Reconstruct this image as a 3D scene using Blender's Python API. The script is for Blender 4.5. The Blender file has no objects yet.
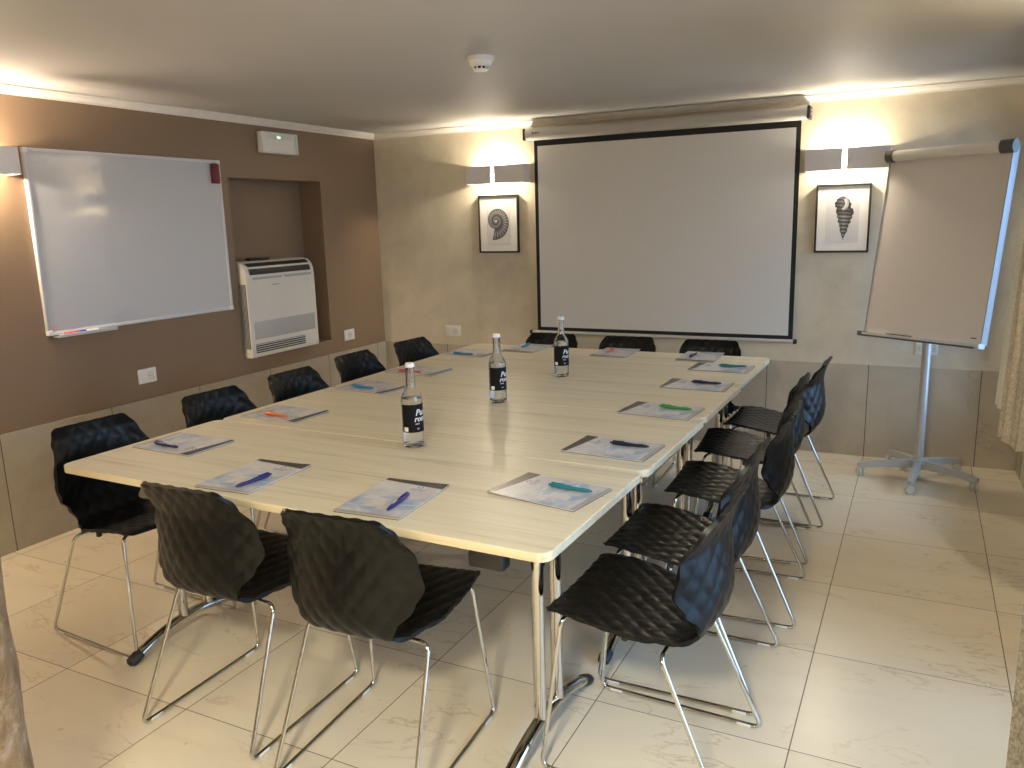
import bpy, bmesh, math, random
from mathutils import Vector, Matrix
random.seed(7)
C = bpy.context.scene.collection
PI = math.pi
R = math.radians

# ------------------------------------------------------------------ shader helpers
class G:
    def __init__(s, name):
        s.m = bpy.data.materials.new(name); s.m.use_nodes = True
        s.nt = s.m.node_tree; s.b = s.nt.nodes['Principled BSDF']; s.out = s.nt.nodes['Material Output']
    def put(s, sock, v):
        if isinstance(v, bpy.types.NodeSocket): s.nt.links.new(v, sock)
        else:
            try: sock.default_value = v
            except Exception: sock.default_value = (*v, 1)
    def n(s, t, ins=None, **props):
        nd = s.nt.nodes.new(t)
        for k, v in props.items(): setattr(nd, k, v)
        for k, v in (ins or {}).items(): s.put(nd.inputs[k], v)
        return nd
    def math(s, op, a, b=0.0, c=0.0, clamp=False):
        nd = s.nt.nodes.new('ShaderNodeMath'); nd.operation = op; nd.use_clamp = clamp
        s.put(nd.inputs[0], a); s.put(nd.inputs[1], b); s.put(nd.inputs[2], c)
        return nd.outputs[0]
    def mix(s, f, a, b):
        nd = s.nt.nodes.new('ShaderNodeMix'); nd.data_type = 'RGBA'
        s.put(nd.inputs[0], f); s.put(nd.inputs[6], a); s.put(nd.inputs[7], b)
        return nd.outputs[2]
    def ramp(s, f, stops):
        nd = s.nt.nodes.new('ShaderNodeValToRGB'); e = nd.color_ramp.elements
        while len(e) < len(stops): e.new(0.5)
        for q, (p, c) in zip(e, stops): q.position = p; q.color = (*c, 1) if len(c) == 3 else c
        s.put(nd.inputs[0], f); return nd.outputs[0]
    def maprange(s, v, a, b, c=0.0, d=1.0):
        nd = s.nt.nodes.new('ShaderNodeMapRange'); nd.clamp = True
        for i, x in enumerate((v, a, b, c, d)): s.put(nd.inputs[i], x)
        return nd.outputs[0]
    def pos(s): return s.n('ShaderNodeTexCoord').outputs['Object']
    def world(s): return s.n('ShaderNodeNewGeometry').outputs['Position']
    def scaled(s, vec, sc, loc=(0, 0, 0)):
        return s.n('ShaderNodeMapping', {'Vector': vec, 'Scale': sc, 'Location': loc}).outputs[0]
    def noise(s, vec, scale, detail=3.0, rough=.5, dist=0.0):
        return s.n('ShaderNodeTexNoise', {'Vector': vec, 'Scale': scale, 'Detail': detail, 'Roughness': rough, 'Distortion': dist}).outputs[0]
    def bump(s, h, strength=.2, dist=.01):
        s.put(s.b.inputs['Normal'], s.n('ShaderNodeBump', {'Height': h, 'Strength': strength, 'Distance': dist}).outputs[0])
    def set(s, **k):
        nm = {'color': 'Base Color', 'rough': 'Roughness', 'metal': 'Metallic', 'spec': 'Specular IOR Level', 'trans': 'Transmission Weight',
              'ior': 'IOR', 'emit': 'Emission Color', 'estr': 'Emission Strength', 'coat': 'Coat Weight', 'coatior': 'Coat IOR', 'coatr': 'Coat Roughness'}
        for a, v in k.items(): s.put(s.b.inputs[nm[a]], v)
        return s

def plain(name, color, rough=.5, metal=0.0, spec=.5, vary=.04, scale=30.0, **k):
    g = G(name)
    nz = g.noise(g.pos(), scale, 2.0)
    lo = tuple(max(0, c * (1 - vary)) for c in color); hi = tuple(min(1, c * (1 + vary)) for c in color)
    g.set(color=g.mix(nz, lo, hi), rough=rough, metal=metal, spec=spec, **k)
    return g.m

def emitter(name, color, strength):
    g = G(name); g.set(color=color, emit=color, estr=strength); return g.m

def grid_lines(g, x, origin, step, half):
    q = g.math('DIVIDE', g.math('SUBTRACT', x, origin), step)
    f = g.math('FRACT', q)
    d = g.math('MULTIPLY', g.math('MINIMUM', f, g.math('SUBTRACT', 1.0, f)), step)
    return g.math('LESS_THAN', d, half), g.math('FLOOR', q)

TX, TW, TY, TD = 3.6193, .5927, -.2327, .5859      # the floor joints
def floor_mat():
    g = G('cream marble floor tiles')
    w = g.world(); sx = g.n('ShaderNodeSeparateXYZ', {0: w})
    lx, ix = grid_lines(g, sx.outputs[0], TX, TW, .0017)
    ly, iy = grid_lines(g, sx.outputs[1], TY, TD, .0015)
    line = g.math('MAXIMUM', lx, ly)
    idv = g.n('ShaderNodeCombineXYZ', {0: ix, 1: iy})
    rnd = g.n('ShaderNodeTexWhiteNoise', {'Vector': idv.outputs[0]})
    off = g.n('ShaderNodeVectorMath', {0: rnd.outputs[1], 1: (19, 23, 7)}, operation='MULTIPLY').outputs[0]
    p = g.n('ShaderNodeVectorMath', {0: w, 1: off}, operation='ADD').outputs[0]
    ps = g.scaled(p, (1.0, 2.3, 1.0), )
    v1 = g.math('ABSOLUTE', g.math('SUBTRACT', g.noise(ps, 2.0, 7.0, .62, .5), .5))
    vein = g.maprange(v1, .0, .014, 1.0, 0.0)
    brk = g.maprange(g.noise(p, 2.3, 2.0), .45, .58)
    vein = g.math('MULTIPLY', vein, brk)
    cloud = g.noise(ps, 2.2, 4.0, .55, .3)
    base = g.mix(cloud, (.85, .745, .555), (.72, .62, .455))
    tint = g.maprange(rnd.outputs[0], 0, 1, .92, 1.04)
    base = g.mix(1.0, base, base)
    hs = g.n('ShaderNodeHueSaturation', {'Color': base, 'Value': tint}).outputs[0]
    c = g.mix(g.math('MULTIPLY', vein, .45), hs, (.42, .27, .13))
    spots = g.maprange(g.noise(p, 26.0, 1.0), .76, .80)
    c = g.mix(g.math('MULTIPLY', spots, .35), c, (.36, .22, .09))
    c = g.mix(line, c, (.16, .11, .07))
    g.set(color=c, rough=g.mix(line, (.27, .27, .27), (.8, .8, .8)), spec=.5)
    g.bump(g.math('SUBTRACT', 1.0, line), .25, .002)
    return g.m

def stone_mat(name, axis, origin, step, a, b, dark):
    g = G(name)
    w = g.world(); sx = g.n('ShaderNodeSeparateXYZ', {0: w})
    l, i = grid_lines(g, sx.outputs[axis], origin, step, .0022)
    rnd = g.n('ShaderNodeTexWhiteNoise', {'Vector': g.n('ShaderNodeCombineXYZ', {0: i, 1: 3.0}).outputs[0]})
    off = g.n('ShaderNodeVectorMath', {0: rnd.outputs[1], 1: (13, 17, 9)}, operation='MULTIPLY').outputs[0]
    p = g.n('ShaderNodeVectorMath', {0: w, 1: off}, operation='ADD').outputs[0]
    cl = g.noise(p, 3.2, 6.0, .62, .8)
    c = g.mix(g.maprange(cl, .3, .7), a, b)
    v = g.maprange(g.math('ABSOLUTE', g.math('SUBTRACT', g.noise(p, 2.0, 6.0, .6, .9), .5)), 0, .010, 1, 0)
    c = g.mix(g.math('MULTIPLY', v, g.maprange(g.noise(p, 3.0), .5, .65, 0, .35)), c, dark)
    c = g.mix(l, c, (.07, .055, .04))
    g.set(color=c, rough=.3, spec=.45)
    g.bump(g.math('SUBTRACT', 1.0, l), .3, .003)
    return g.m

def stucco_mat():
    g = G('mottled beige stucco')
    w = g.world()
    big = g.noise(w, 1.6, 4.0, .6, .7); mid = g.noise(w, 5.5, 5.0, .6, .4)
    f = g.math('ADD', g.math('MULTIPLY', big, .6), g.math('MULTIPLY', mid, .4))
    c = g.ramp(f, [(.34, (.60, .525, .395)), (.52, (.70, .625, .485)), (.68, (.77, .70, .555))])
    g.set(color=c, rough=.55, spec=.3)
    g.bump(g.noise(w, 9.0, 5.0, .6), .12, .01)
    return g.m

def paint_mat(name, color, rough, spec=.3):
    g = G(name); w = g.world()
    f = g.noise(w, 1.3, 3.0)
    c = g.mix(f, tuple(x * .95 for x in color), tuple(min(1, x * 1.05) for x in color))
    g.set(color=c, rough=rough, spec=spec)
    g.bump(g.noise(w, 60.0, 3.0), .06, .003)
    return g.m

def laminate_mat():
    g = G('pale maple laminate'); p = g.pos()
    s1 = g.noise(g.scaled(p, (1.1, 26, 26)), 2.0, 6.0, .6, .25)
    s2 = g.noise(g.scaled(p, (.6, 7, 7)), 2.2, 3.0, .5, .5)
    f = g.math('ADD', g.math('MULTIPLY', s1, .65), g.math('MULTIPLY', s2, .35))
    c = g.ramp(f, [(.33, (.53, .455, .295)), (.47, (.70, .615, .435)), (.66, (.77, .69, .51))])
    g.set(color=c, rough=.36, spec=.45)
    return g.m

def cloth_mat(name, a, b, scale):
    g = G(name); p = g.pos()
    n1 = g.noise(p, scale, 4.0, .7); n2 = g.noise(g.scaled(p, (1, 1, .5)), scale * 4, 2.0)
    f = g.math('ADD', g.math('MULTIPLY', n1, .5), g.math('MULTIPLY', n2, .5))
    g.set(color=g.mix(g.maprange(f, .38, .62), a, b), rough=.85, spec=.2)
    g.bump(f, .5, .004)
    return g.m

def pillar_mat():
    g = G('rough travertine'); w = g.world()
    f = g.noise(w, 16.0, 8.0, .72, .5)
    c = g.ramp(f, [(.33, (.17, .10, .045)), (.47, (.27, .18, .095)), (.57, (.36, .27, .18)), (.70, (.60, .54, .47))])
    g.set(color=c, rough=.6); g.bump(f, .6, .02)
    return g.m

def cover_mat():
    g = G('printed brochure cover')
    uv = g.n('ShaderNodeUVMap').outputs[0]; s = g.n('ShaderNodeSeparateXYZ', {0: uv}); u, v = s.outputs[0], s.outputs[1]
    off = g.n('ShaderNodeObjectInfo').outputs['Random']
    blob = g.noise(g.scaled(uv, (2.2, 3.6, 1)), 1.2, 3.0, .5, .4)
    low = g.math('MULTIPLY', g.maprange(v, .75, .35), g.maprange(blob, .40, .56))
    c = g.mix(g.math('MULTIPLY', low, .9), (.66, .62, .59), (.24, .36, .52))
    streak = g.noise(g.scaled(uv, (1.2, 9, 1), ), 1.1, 2.0, .5, 1.6)
    c = g.mix(g.maprange(streak, .56, .70, 0, .8), c, (.80, .80, .80))
    shade = g.noise(g.scaled(uv, (2.0, 2.0, 1), (4, 2, 0)), 1.6, 2.0)
    c = g.mix(g.maprange(shade, .50, .68, 0, .55), c, (.50, .46, .45))
    top = g.math('GREATER_THAN', v, g.math('SUBTRACT', .935, g.math('MULTIPLY', g.math('POWER', u, 1.2), .095)))
    bot = g.math('LESS_THAN', v, g.math('ADD', .02, g.math('MULTIPLY', g.math('SUBTRACT', 1.0, g.math('MULTIPLY', g.math('SUBTRACT', u, .35), g.math('SUBTRACT', u, .35))), .035)))
    c = g.mix(bot, c, (.40, .35, .30))
    c = g.mix(top, c, (.075, .064, .056))
    g.set(color=c, rough=.28, spec=.5)
    return g.m

def glass_mat(name, ior, color=(1, 1, 1)):
    g = G(name); g.set(color=color, rough=0.0, trans=1.0, ior=ior); return g.m

def pane_mat():
    g = G('clear window glass')
    tr = g.n('ShaderNodeBsdfTransparent', {'Color': (.93, .96, .97, 1)}); gl = g.n('ShaderNodeBsdfGlossy', {'Roughness': .02})
    fr = g.n('ShaderNodeFresnel', {'IOR': 1.45})
    mx = g.n('ShaderNodeMixShader', {0: fr.outputs[0], 1: tr.outputs[0], 2: gl.outputs[0]})
    g.nt.links.new(mx.outputs[0], g.out.inputs[0]); return g.m

def print_mat():
    g = G('engraved shell print')
    a = g.n('ShaderNodeAttribute', attribute_name='ink').outputs['Color']
    nz = g.noise(g.pos(), 260.0, 3.0)
    g.set(color=g.mix(g.maprange(nz, .35, .65, 0, .45), a, (.02, .02, .022)), rough=.5)
    return g.m

M = dict(
    floor=floor_mat(), stucco=stucco_mat(),
    brown=paint_mat('taupe brown wall paint', (.25, .172, .108), .5),
    ceil=paint_mat('off white ceiling paint', (.52, .505, .49), .6, .15),
    side=paint_mat('pale beige wall paint', (.55, .49, .38), .55),
    crown=plain('white plaster moulding', (.78, .74, .68), .5),
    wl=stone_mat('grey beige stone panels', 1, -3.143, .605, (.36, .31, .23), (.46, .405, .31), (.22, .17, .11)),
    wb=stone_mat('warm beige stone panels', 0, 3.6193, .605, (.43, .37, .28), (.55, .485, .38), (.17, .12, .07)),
    lam=laminate_mat(), cloth=cloth_mat('beige boucle curtain', (.36, .31, .235), (.60, .54, .43), 60),
    sheer=cloth_mat('white lining curtain', (.62, .62, .56), (.80, .80, .75), 80), greycloth=cloth_mat('grey bronze curtain', (.10, .09, .065), (.22, .20, .165), 90),
    pillar=pillar_mat(), cover=cover_mat(), ink=print_mat(),
    black=plain('black moulded plastic', (.0042, .0048, .0046), .36, spec=.26),
    chrome=plain('polished chrome', (.62, .61, .58), .09, 1.0),
    steel=plain('satin steel', (.55, .54, .52), .3, 1.0),
    alu=plain('anodised aluminium', (.66, .66, .68), .28, 1.0),
    edge=plain('satin grey profile', (.34, .34, .35), .35),
    whitealu=plain('pale grey lacquer frame', (.62, .62, .64), .35),
    blk=plain('matte black plastic', (.012, .012, .013), .45),
    dgrey=plain('dark grey plastic', (.10, .10, .095), .45),
    mgrey=plain('grey lacquered metal', (.44, .43, .41), .38),
    lgrey=plain('light grey metal tube', (.55, .55, .56), .3, .4),
    caster=plain('grey rubber caster', (.62, .61, .58), .5),
    white=plain('white plastic', (.80, .78, .73), .4), acwhite=plain('ivory enamel', (.77, .72, .63), .4),
    grille=plain('grey speckled grille', (.46, .44, .41), .7, vary=.45, scale=330),
    board=plain('glossy white enamel board', (.58, .58, .595), .3, spec=.5, vary=.01, coat=1.0, coatr=.05, coatior=1.9),
    screen=plain('matte white screen fabric', (.78, .77, .75), .85, spec=.1, vary=.015), border=plain('black screen border', (.012, .012, .013), .7),
    flip=plain('satin white flip board', (.74, .695, .665), .35, vary=.015),
    case=plain('white lacquered case', (.50, .485, .455), .4),
    sconce=plain('brushed grey metal', (.72, .70, .72), .45, 0), inner=plain('white lamp interior', (.85, .83, .78), .5),
    bulb=emitter('halogen filament tube', (1, .86, .62), 38), red=plain('dark red felt eraser', (.12, .010, .014), .6),
    mat=plain('white passepartout', (.78, .76, .73), .6), paper=plain('aged print paper', (.66, .64, .63), .6),
    taupe=plain('taupe cardboard', (.13, .11, .095), .5), sheet=plain('white paper edge', (.74, .72, .70), .6),
    text=plain('grey print ink', (.28, .27, .30), .6), blueink=plain('blue grey print ink', (.20, .26, .42), .6),
    glass=glass_mat('clear bottle glass', 1.45, (.98, .99, .985)), water=glass_mat('still water', 1.33), pane=pane_mat(),
    label=plain('black bottle label', (.008, .008, .009), .6, spec=.15), lwhite=plain('white label print', (.80, .79, .77), .5),
    cap=plain('white bottle cap', (.82, .81, .78), .35),
    clear=plain('translucent glide', (.72, .72, .70), .3),
    led=emitter('green status light', (.55, 1.0, .65), .55), diff=plain('prismatic diffuser', (.82, .79, .72), .3),
    fillface=emitter('warm added fill glow', (1.0, .90, .70), 3.0),  # glowing face of the added fill lights
    winframe=plain('white window frame', (.78, .78, .76), .4),
)
PEN = {k: plain(k + ' pen plastic', c, .3) for k, c in dict(navy=(.018, .016, .085), blue=(.022, .02, .15), teal=(.015, .19, .25), green=(.04, .25, .05), black=(.015, .016, .02),
       orange=(.75, .17, .035), coral=(.62, .11, .04), azure=(.02, .20, .36)).items()}

# ------------------------------------------------------------------ mesh helpers
class MB:
    def __init__(s): s.v = []; s.f = []; s.sm = []; s.uv = None; s.col = None
    def add(s, vs, fs, smooth=False):
        o = len(s.v); s.v += [tuple(v) for v in vs]
        for f in fs: s.f.append(tuple(i + o for i in f)); s.sm.append(smooth)
        return s
    def box(s, a, b, bev=0.0, mat=None, seg=2):
        bm = bmesh.new(); bmesh.ops.create_cube(bm, size=1.0)
        c = [(a[i] + b[i]) / 2 for i in range(3)]; d = [abs(b[i] - a[i]) for i in range(3)]
        for v in bm.verts: v.co = Vector((c[i] + v.co[i] * d[i] for i in range(3)))
        if bev > 0: bmesh.ops.bevel(bm, geom=bm.edges[:], offset=min(bev, min(d) * .49), segments=seg, affect='EDGES', profile=.5)
        return s.bm(bm, mat, bev > 0)
    def bm(s, bm, mat=None, smooth=False):
        if mat is not None: bm.transform(mat)
        bm.verts.ensure_lookup_table(); bm.verts.index_update()
        s.add([v.co for v in bm.verts], [[v.index for v in f.verts] for f in bm.faces], smooth)
        bm.free(); return s
    def tube(s, path, r, n=10, caps=True, rz=None):
        P = [Vector(p) for p in path]; vs = []; m = len(P)
        rad = r if isinstance(r, (list, tuple)) else [r] * m
        t0 = (P[1] - P[0]).normalized()
        up = Vector((0, 0, 1)) if abs(t0.z) < .9 else Vector((0, 1, 0))
        nrm = (up - t0 * up.dot(t0)).normalized(); prev = t0
        for i, p in enumerate(P):
            if i == 0: t = t0
            elif i == m - 1: t = (P[-1] - P[-2]).normalized()
            else: t = ((P[i] - P[i - 1]).normalized() + (P[i + 1] - P[i]).normalized()).normalized()
            q = prev.rotation_difference(t); nrm = q @ nrm; nrm = (nrm - t * nrm.dot(t)).normalized(); prev = t
            bn = t.cross(nrm)
            for k in range(n):
                a = 2 * PI * k / n; vs.append(p + (nrm * math.cos(a) * (rz or 1) + bn * math.sin(a)) * rad[i])
        fs = [(i * n + k, i * n + (k + 1) % n, (i + 1) * n + (k + 1) % n, (i + 1) * n + k) for i in range(m - 1) for k in range(n)]
        if caps: fs += [tuple(range(n - 1, -1, -1)), tuple((m - 1) * n + k for k in range(n))]
        return s.add(vs, fs, True)
    def lathe(s, prof, n=32, origin=(0, 0, 0), close=True, axis='z'):
        vs = []; o = Vector(origin)
        for (r, z) in prof:
            for k in range(n):
                a = 2 * PI * k / n
                q = Vector((r * math.cos(a), r * math.sin(a), z)) if axis == 'z' else Vector((r * math.cos(a), z, r * math.sin(a)))
                vs.append(o + q)
        m = len(prof)
        fs = [(i * n + k, i * n + (k + 1) % n, (i + 1) * n + (k + 1) % n, (i + 1) * n + k) for i in range(m - 1) for k in range(n)]
        if close: fs += [tuple(range(n - 1, -1, -1)), tuple((m - 1) * n + k for k in range(n))]
        return s.add(vs, fs, True)
    def prism(s, poly, d0, d1, fn, smooth=False):          # poly of 2-D points extruded; fn(a, b, d) gives the 3-D point
        n = len(poly)
        vs = [fn(a, b, d0) for a, b in poly] + [fn(a, b, d1) for a, b in poly]
        fs = [tuple(range(n)), tuple(range(2 * n - 1, n - 1, -1))] + [(i, i + n, (i + 1) % n + n, (i + 1) % n) for i in range(n)]
        return s.add(vs, fs, smooth)
    def build(s, name, mat, parent=None, angle=40):
        me = bpy.data.meshes.new(name); me.from_pydata(s.v, [], s.f)
        bm = bmesh.new(); bm.from_mesh(me); bmesh.ops.recalc_face_normals(bm, faces=bm.faces[:]); bm.to_mesh(me); bm.free()
        me.polygons.foreach_set('use_smooth', [bool(x) for x in s.sm])
        if any(s.sm):
            try: me.set_sharp_from_angle(angle=R(angle))
            except Exception: pass
        if s.uv:
            l = me.uv_layers.new(name='UVMap')
            for lp in me.loops: l.data[lp.index].uv = s.uv[lp.vertex_index]
        if s.col:
            a = me.color_attributes.new('ink', 'FLOAT_COLOR', 'POINT')
            for i, c in enumerate(s.col): a.data[i].color = (c[0], c[1], c[2], 1)
        me.materials.append(mat)
        o = bpy.data.objects.new(name, me); C.objects.link(o)
        if parent: o.parent = parent
        return o

def fillet(path, rad, n=6):
    P = [Vector(p) for p in path]; out = [P[0]]
    for i in range(1, len(P) - 1):
        a = (P[i - 1] - P[i]); b = (P[i + 1] - P[i]); r = min(rad, a.length * .45, b.length * .45)
        p0 = P[i] + a.normalized() * r; p1 = P[i] + b.normalized() * r
        for k in range(n + 1):
            t = k / n; out.append(p0 * (1 - t) ** 2 + P[i] * 2 * t * (1 - t) + p1 * t * t)
    out.append(P[-1]); return out

def tag(o, label, cat, group=None):
    o['label'] = label; o['category'] = cat
    if group: o['group'] = group
    return o
def thing(name, label, cat, loc=(0, 0, 0), rz=0.0, group=None):
    o = bpy.data.objects.new(name, None); C.objects.link(o); o.empty_display_size = .1
    o.location = loc; o.rotation_euler = (0, 0, rz)
    return tag(o, label, cat, group)
def copy_tree(o, parent=None):
    c = o.copy(); C.objects.link(c)
    if parent: c.parent = parent
    for ch in o.children: copy_tree(ch, c)
    return c
def struct(o): o['kind'] = 'structure'; return o

# ------------------------------------------------------------------ the room
XR, YF, ZC = 4.445, -7.2, 2.203
struct(MB().box((-.35, YF - .2, -.1), (XR + .3, .2, 0)).build('floor', M['floor']))
struct(MB().box((-.35, YF - .2, ZC), (XR + .3, .2, ZC + .12)).build('ceiling', M['ceil']))
b = MB()                                                            # left wall with its niche
NY0, NY1, NZ0, NZ1 = -1.545, -.672, .69, 1.828
b.box((-.35, YF, 0), (0, NY0, ZC)); b.box((-.35, NY1, 0), (0, 0, ZC))
b.box((-.35, NY0, 0), (0, NY1, NZ0)); b.box((-.35, NY0, NZ1), (0, NY1, ZC)); b.box((-.35, NY0, NZ0), (-.195, NY1, NZ1))
struct(b.build('wall_left', M['brown']))
struct(MB().box((-.35, 0, 0), (XR + .3, .2, ZC)).build('wall_back', M['stucco']))
struct(MB().box((-.35, YF - .2, 0), (XR + .3, YF, ZC)).build('wall_front', M['brown']))
WIN = [(-1.30, -.18, .28, 2.02), (-4.05, -2.50, .03, 2.02)]
b = MB(); ys = sorted([YF, 0] + [y for w in WIN for y in w[:2]])
for i in range(len(ys) - 1):
    y0, y1 = ys[i], ys[i + 1]; w = [w for w in WIN if abs(w[0] - y0) < 1e-6]
    if w: b.box((XR, y0, 0), (XR + .3, y1, w[0][2])); b.box((XR, y0, w[0][3]), (XR + .3, y1, ZC))
    else: b.box((XR, y0, 0), (XR + .3, y1, ZC))
struct(b.build('wall_right', M['side']))
for k, (y0, y1, z0, z1) in enumerate(WIN):
    f = MB(); t = .05; x0, x1 = XR + .10, XR + .16; ym = (y0 + y1) / 2
    f.box((x0, y0, z0), (x1, y0 + t, z1)); f.box((x0, y1 - t, z0), (x1, y1, z1)); f.box((x0, y0, z0), (x1, y1, z0 + t)); f.box((x0, y0, z1 - t), (x1, y1, z1)); f.box((x0, ym - .04, z0), (x1, ym + .04, z1))
    fo = struct(f.build('window_%d' % (k + 1), M['winframe']))
    MB().box((x0 + .025, y0 + t, z0 + t), (x0 + .031, ym - .04, z1 - t)).build('pane', M['pane'], fo)
    MB().box((x0 + .025, ym + .04, z0 + t), (x0 + .031, y1 - t, z1 - t)).build('pane', M['pane'], fo)
WZ = .584
struct(MB().box((0, YF, 0), (.006, 0, WZ)).build('trim_1', M['wl']))
struct(MB().box((0, -.006, 0), (XR, 0, WZ)).build('trim_2', M['wb']))
b = MB()
for y0, y1 in ((YF, WIN[1][0]), (WIN[1][1], WIN[0][0]), (WIN[0][1], 0)): b.box((XR - .006, y0, 0), (XR, y1, WZ))
struct(b.build('trim_3', M['wl']))
cp = [(0, 0), (0, -.042), (.009, -.042), (.011, -.033), (.017, -.028), (.026, -.019), (.029, -.011), (.038, -.009), (.038, 0)]
struct(MB().prism(cp, YF, 0, lambda a, z, d: (a, d, ZC + z)).build('trim_4', M['crown']))
struct(MB().prism(cp, 0, XR, lambda a, z, d: (d, -a, ZC + z)).build('trim_5', M['crown']))
struct(MB().prism(cp, YF, 0, lambda a, z, d: (XR - a, d, ZC + z)).build('trim_6', M['crown']))

# stone pillar beside the camera's lower left
b = MB(); prof = []
for k in range(60):
    z = ZC * k / 59; prof.append((.16, z))
b.lathe(prof, 48, (2.215, -4.625, 0)); rr = random.Random(3)
b.v = [(x + (x - 2.215) * .02 * math.sin(z * 31 + 7 * y) * rr.random(), y + (y + 4.625) * .03 * math.sin(z * 23 + 5 * x) * rr.random(), z) for x, y, z in b.v]
tag(b.build('stone_pillar', M['pillar']), 'rough round pillar of mottled brown and white stone', 'pillar')

# ------------------------------------------------------------------ sled chair
def profile_curve():
    K = [(-.252, .458), (-.243, .472), (-.20, .476), (-.12, .468), (-.03, .453), (.05, .439), (.105, .433), (.150, .445), (.182, .485), (.196, .535), (.197, .585), (.189, .65), (.184, .70), (.190, .745), (.205, .785), (.211, .797)]
    pts = []
    for i in range(len(K) - 1):
        p0 = Vector(K[max(i - 1, 0)]); p1 = Vector(K[i]); p2 = Vector(K[i + 1]); p3 = Vector(K[min(i + 2, len(K) - 1)])
        for k in range(12):
            t = k / 12
            pts.append(.5 * ((2 * p1) + (p2 - p0) * t + (2 * p0 - 5 * p1 + 4 * p2 - p3) * t * t + (3 * p1 - p0 - 3 * p2 + p3) * t ** 3))
    pts.append(Vector(K[-1])); L = [0.0]
    for i in range(1, len(pts)): L.append(L[-1] + (pts[i] - pts[i - 1]).length)
    return pts, L
def lerp_tab(tab, x):
    if x <= tab[0][0]: return tab[0][1]
    for (a, va), (c, vc) in zip(tab, tab[1:]):
        if x <= c:
            t = (x - a) / (c - a); t = t * t * (3 - 2 * t); return va + (vc - va) * t
    return tab[-1][1]
def make_shell():
    pts, L = profile_curve(); T = L[-1]; NV, NU = 150, 66
    def base(s):
        s = min(max(s, 0), T)
        for i in range(1, len(L)):
            if s <= L[i]:
                t = (s - L[i - 1]) / (L[i] - L[i - 1]); return pts[i - 1].lerp(pts[i], t)
        return pts[-1]
    W = [(0, .202), (.15, .216), (.26, .208), (.36, .160), (.425, .132), (.47, .150), (.52, .190), (.575, .211), (.64, .203), (.72, .177), (T, .154)]
    def half(s):
        w = lerp_tab(W, s)
        for e, r in ((s, .030), (T - s, .020)):
            if e < r: w -= r - math.sqrt(max(r * r - (r - e) ** 2, 0))
        return w
    def P(u, s):
        q = base(s); w = half(s); x = u * w
        k = min(max((s - .36) / .12, 0), 1); k = k * k * (3 - 2 * k); wing = lerp_tab([(.42, .03), (.56, .085), (.66, .070), (.74, .030), (T, .004)], s)
        # the back wraps forward at its sides, the seat is dished a little
        y = q.x - k * wing * (abs(x) / .21) ** 2.0
        z = q.y + (1 - k) * .010 * (x / .22) ** 2
        return Vector((x, y, z))
    top = []; bot = []
    for j in range(NV + 1):
        s = T * j / NV
        for i in range(NU + 1):
            u = -1 + 2 * i / NU; p = P(u, s); e = 1e-3
            du = P(min(u + e * 4, 1), s) - P(max(u - e * 4, -1), s)
            uu = u * .97; dv = P(uu, min(s + e, T - 1e-4)) - P(uu, max(s - e, 1e-4))
            n = du.cross(dv); n = n.normalized() if n.length > 1e-12 else Vector((0, 0, 1))
            a = p.x / .056; c = s / .078
            h = (abs(math.sin(PI * (a + c))) * abs(math.sin(PI * (a - c)))) ** .75
            h *= .0036
            top.append(p + n * (h - .001)); bot.append(p - n * (.0085 + h))
    N1 = NU + 1; m = MB(); off = len(top); vs = top + bot; fs = []
    for j in range(NV):
        for i in range(NU):
            q = (j * N1 + i, j * N1 + i + 1, (j + 1) * N1 + i + 1, (j + 1) * N1 + i)
            fs.append(q); fs.append(tuple(off + x for x in reversed(q)))
    rim = [i for i in range(N1)] + [j * N1 + NU for j in range(1, NV + 1)] + [NV * N1 + i for i in range(NU - 1, -1, -1)] + [j * N1 for j in range(NV - 1, 0, -1)]
    for a, c in zip(rim, rim[1:] + rim[:1]): fs.append((c, a, off + a, off + c))
    return m.add(vs, fs, True)

def make_chair(name, label, loc, rz):
    t = thing(name, label, 'chair', loc, rz, GC)
    make_shell().build('seat_shell', M['black'], t, 60)
    for sx in (-1, 1):
        path = fillet([(sx * .07, -.165, .446), (sx * .187, -.205, .452), (sx * .222, -.257, .0065), (sx * .222, .257, .0065), (sx * .196, .078, .408), (sx * .07, .078, .416)], .028)
        lo = MB().tube(path, .0062, 10).build('sled_rail', M['chrome'], t)
        for y in (-.205, .205):
            MB().box((sx * .222 - .0085, y - .022, .001), (sx * .222 + .0085, y + .022, .0095), .003).build('glide', M['clear'], lo)
    MB().tube([(-.08, -.165, .446), (.08, -.165, .446)], .006, 8).tube([(-.08, .078, .416), (.08, .078, .416)], .006, 8).tube([(0, -.165, .446), (0, .078, .416)], .006, 8).build('cross_bar', M['chrome'], t)
    for sx in (-1, 1):
        MB().lathe([(.007, .418), (.010, .421), (.010, .445)], 12, (sx * .165, -.03, 0)).build('stacking_peg', M['blk'], t)
    return t
GC = 'quilted sled chairs around the conference table'
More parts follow.
